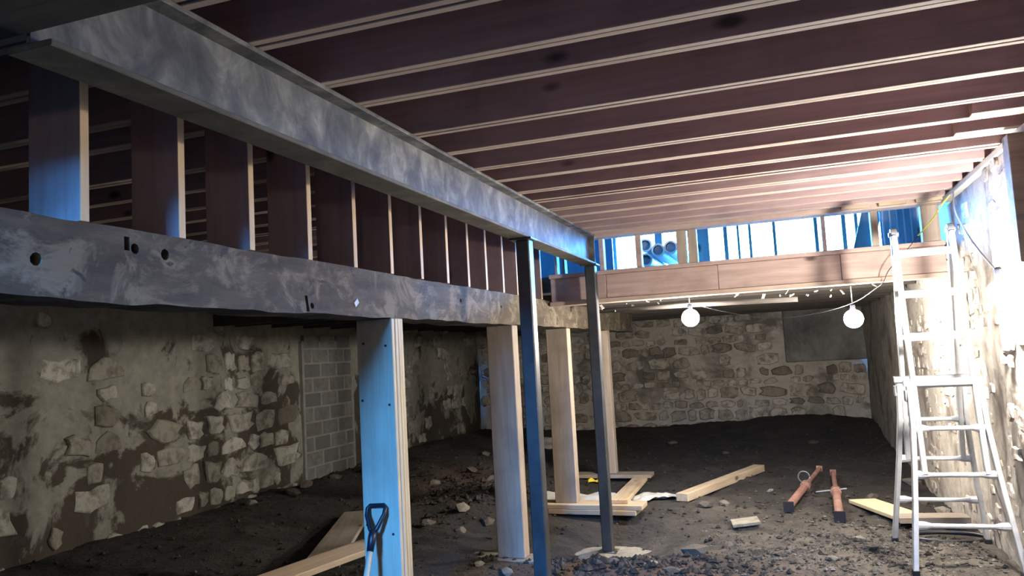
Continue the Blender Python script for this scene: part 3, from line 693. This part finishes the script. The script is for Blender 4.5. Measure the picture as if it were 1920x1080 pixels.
# shovel leaning on the blue-lit post
SH = empty('shovel', (-2.28, 3.75, g(-2.28, 3.75)), label='shovel with black D-shaped grip leaning on the blue-lit post', category='shovel')
s0 = Vector((-2.30, 3.72, g(-2.3, 3.72)+.02)); s1 = Vector((-2.335, 4.075, -.98)); sdv = (s1-s0).normalized(); sx = Vector((1, 0, 0)); sx = (sx-sdv*sx.dot(sdv)).normalized(); sn = sdv.cross(sx)
MB().tube([s0+sdv*.22, s1], .016, 10).build('shaft', 'shaft', parent=SH, smooth=True)
MB().tube([s1-sdv*.10, s1-sdv*.02, s1+sdv*.02], [.020, .024, .022], 10).build('grip_socket', 'blackplastic', parent=SH, smooth=True)
dp = [s1, s1+sx*.022+sdv*.03, s1+sx*.056+sdv*.11, s1+sx*.058+sdv*.15, s1+sx*.045+sdv*.165, s1-sx*.045+sdv*.165, s1-sx*.058+sdv*.15, s1-sx*.056+sdv*.11, s1-sx*.022+sdv*.03, s1]
MB().tube(dp, .0135, 10).build('d_grip', 'blackplastic', parent=SH, smooth=True)
mb = MB(); n = 7
for j in range(6):
    t = j/5
    for i in range(n):
        u = (i/(n-1)-.5)*2; wv = .11*(1-.55*(1-t)**3) if t > .0 else .02
        wv = .115*math.sqrt(max(.02, t)) if t < .4 else .115
        mb.v.append(tuple(s0+sdv*(t*.27-.05)+sx*u*wv+sn*(.03*u*u)))
for j in range(5):
    for i in range(n-1): mb.f.append((j*n+i, j*n+i+1, (j+1)*n+i+1, (j+1)*n+i)); mb.mi.append(0)
bl = mb.build('blade', 'aludark', parent=SH, smooth=True); so = bl.modifiers.new('t', 'SOLIDIFY'); so.thickness = .003
# crumpled white sheeting
def sheet(name, cx, cy, rx, ry, h, seed, mat, rot, **t):
    mb = MB(); n = 16
    for j in range(n+1):
        for i in range(n+1):
            u, v = i/n*2-1, j/n*2-1
            q = 1-.18*abs(noise.noise(Vector((u*2+seed, v*2, 0))))
            x = cx+(u*rx*math.cos(rot)-v*ry*math.sin(rot))*q; y = cy+(u*rx*math.sin(rot)+v*ry*math.cos(rot))*q
            z = max(dirt_h(x, y)+.012, h if False else -9) + h*max(0, .5+.9*noise.noise(Vector((u*1.7+seed, v*2.3, 5)))) * max(0, 1-(u*u+v*v)*.5)
            mb.v.append((x, y, z))
    for j in range(n):
        for i in range(n): mb.f.append((j*(n+1)+i, j*(n+1)+i+1, (j+1)*(n+1)+i+1, (j+1)*(n+1)+i)); mb.mi.append(0)
    o = mb.build(name, mat, smooth=True, **t); s = o.modifiers.new('t', 'SOLIDIFY'); s.thickness = .006; return o
sheet('plastic_sheet', -2.25, 8.62, .55, .20, .13, 2, 'whiteplastic', .0, label='crumpled white plastic sheet behind the pad of the post between the columns', category='sheet')
sheet('plastic_sheet', -1.52, 8.95, .30, .12, .09, 6, 'whiteplastic', .5, label='smaller white plastic scrap right of the far steel column', category='sheet')
sheet('white_bag', -4.05, 13.4, .24, .2, .26, 9, 'whiteplastic', .3, label='small white bag on the dirt far back by the left wall', category='bag')
sheet('yellow_scrap', -2.42, 9.95, .12, .07, .06, 4, 'yellow', .2, label='small yellow scrap on the dirt left of the farthest post', category='scrap')
MB().tube([Vector((1.13+.24*math.cos(t)*1.2, 7.28+.17*math.sin(t), g(1.13, 7.28)+.03)) for t in [2*math.pi*k/24 for k in range(25)]], .018, 8).build('black_shadow', 'blackplastic', smooth=True, label='loop of black hose on the dirt behind the ladder feet', category='shadow')  # black ring standing in for dark shade by the ladder feet

# rubble: larger pieces one by one, fine litter as one scatter
def rock_mesh(seed, mat='rubble'):
    bm = bmesh.new(); bmesh.ops.create_icosphere(bm, subdivisions=1, radius=1)
    for v in bm.verts: v.co *= 1+.55*noise.noise(v.co*1.3+Vector((seed*3.3, 0, 0))); v.co.z *= .62
    me = bpy.data.meshes.new('rubble_stone'); bm.to_mesh(me); bm.free(); me.materials.append(M[mat]); return me
RM = [rock_mesh(i) for i in range(8)]
rnd = random.Random(12)
spots = [(-3.35, 7.75, .10), (-3.0, 7.55, .08), (-3.15, 7.2, .07), (-2.75, 7.9, .08), (-3.6, 7.4, .07), (-2.5, 6.05, .05), (-2.2, 5.9, .05), (-5.9, 8.4, .1), (-6.05, 8.9, .12), (-5.85, 9.3, .09), (-6.0, 7.7, .08), (-5.7, 9.9, .08), (-.95, 8.55, .09), (-.75, 8.7, .07), (-1.05, 7.0, .09), (-.85, 6.75, .1), (-.6, 7.05, .06), (-1.45, 6.25, .07), (-1.15, 6.35, .08), (-.95, 6.1, .07), (.1, 7.3, .06), (.45, 7.15, .06), (.75, 9.4, .09), (1.0, 7.2, .05), (1.2, 9.1, .09), (1.25, 10.2, .12), (-.3, 9.5, .05), (-1.0, 12.5, .08), (.3, 13.5, .09), (-2.0, 13.9, .08), (-4.6, 11.6, .1), (-3.9, 9.4, .09), (-3.5, 9.0, .1), (-4.2, 8.9, .08), (1.3, 8.6, .08), (1.2, 5.6, .06), (.95, 5.75, .05), (.5, 6.6, .05), (.2, 6.5, .05), (-.2, 6.6, .05)]
def zone_of(x, y):
    return ('at the foot of the left wall' if x < -5.5 else 'in the reddish heap by the left' if x < -3.4 and y > 8.5 else 'left of the nearer steel column' if x < -2 and y < 8.2 else
            'on the far floor before the back wall' if y > 11 else 'at the rim of the far column footing' if x < -.55 and y < 7.5 else 'beside the lone pale board' if x < -.2 else 'along the foot of the right wall' if x > .7 and y > 8 else 'in the gravel around the ladder')
zones = {}
for x, y, s in sorted(spots, key=lambda q: q[0]/q[1]):
    o = bpy.data.objects.new('rubble_stone', RM[rnd.randrange(8)]); COL.objects.link(o)
    o.location = (x, y, dirt_h(x, y)+ZC+s*.2); o.scale = (s*rnd.uniform(.8, 1.3), s*rnd.uniform(.7, 1.1), s*rnd.uniform(.7, 1)); o.rotation_euler = (rnd.uniform(-.3, .3), rnd.uniform(-.3, .3), rnd.uniform(0, 6.28))
    z_ = zone_of(x, y); zones[z_] = zones.get(z_, 0)+1
    tag(o, ords[zones[z_]]+' loose rubble stone from the left, '+z_, 'stone', 'loose rubble stones on the dirt floor')
def litter(name, n, sampler, smin, smax, mat, lab, seed):
    rnd = random.Random(seed); V_ = []; F_ = []
    base = [Vector(v) for v in ((1, 0, 0), (-1, 0, 0), (0, 1, 0), (0, -1, 0), (0, 0, .7), (0, 0, -.7))]
    fs = ((0, 2, 4), (2, 1, 4), (1, 3, 4), (3, 0, 4), (2, 0, 5), (1, 2, 5), (3, 1, 5), (0, 3, 5))
    for k in range(n):
        x, y = sampler(rnd)
        if not (XL+.1 < x < XR-.1 and 3 < y < 15.8): continue
        if ((x+1.62)/.75)**2+((y-7.38)/.45)**2 < 1 and rnd.random() < .85: continue
        s = smin+(smax-smin)*rnd.random()**3; a = rnd.uniform(0, 6.28); b = len(V_); z = dirt_h(x, y)+ZC+s*.25
        for v in base:
            q = v*s*rnd.uniform(.6, 1.3); V_.append((x+q.x*math.cos(a)-q.y*math.sin(a), y+q.x*math.sin(a)+q.y*math.cos(a), z+q.z))
        F_ += [tuple(b+i for i in f) for f in fs]
    me = bpy.data.meshes.new(name); me.from_pydata(V_, [], F_); me.materials.append(M[mat]); me.update()
    o = bpy.data.objects.new(name, me); COL.objects.link(o); tag(o, lab, 'gravel', None, 'stuff')
M['gravel'] = mottled('gravel_bits', [(.3, (.03, .027, .023)), (.5, (.075, .067, .057)), (.72, (.20, .185, .16))], 14, .95, world=True, detail=2)
M['clods'] = mottled('dirt_clods', [(.3, (.014, .012, .010)), (.55, (.034, .028, .023)), (.75, (.085, .068, .055))], 9, 1, world=True, detail=2)
litter('gravel_litter', 5200, lambda r: (r.gauss(.55, .75), r.gauss(6.7, .8)), .005, .024, 'gravel', 'grey gravel and chips scattered around the ladder feet', 1)
litter('dirt_clods', 7000, lambda r: (r.uniform(-6.3, 1.3), r.uniform(3.5, 15)), .006, .034, 'clods', 'dark clods and crumbs of dirt over the whole floor', 2)
litter('red_rubble', 1800, lambda r: (r.gauss(-1.2, .5), r.gauss(6.15, .3)) if r.random() < .5 else (r.gauss(-3.6, .5), r.gauss(8.7, .5)), .008, .05, 'clods', 'reddish crumbled earth heaped before the far column and by the left wall', 3)
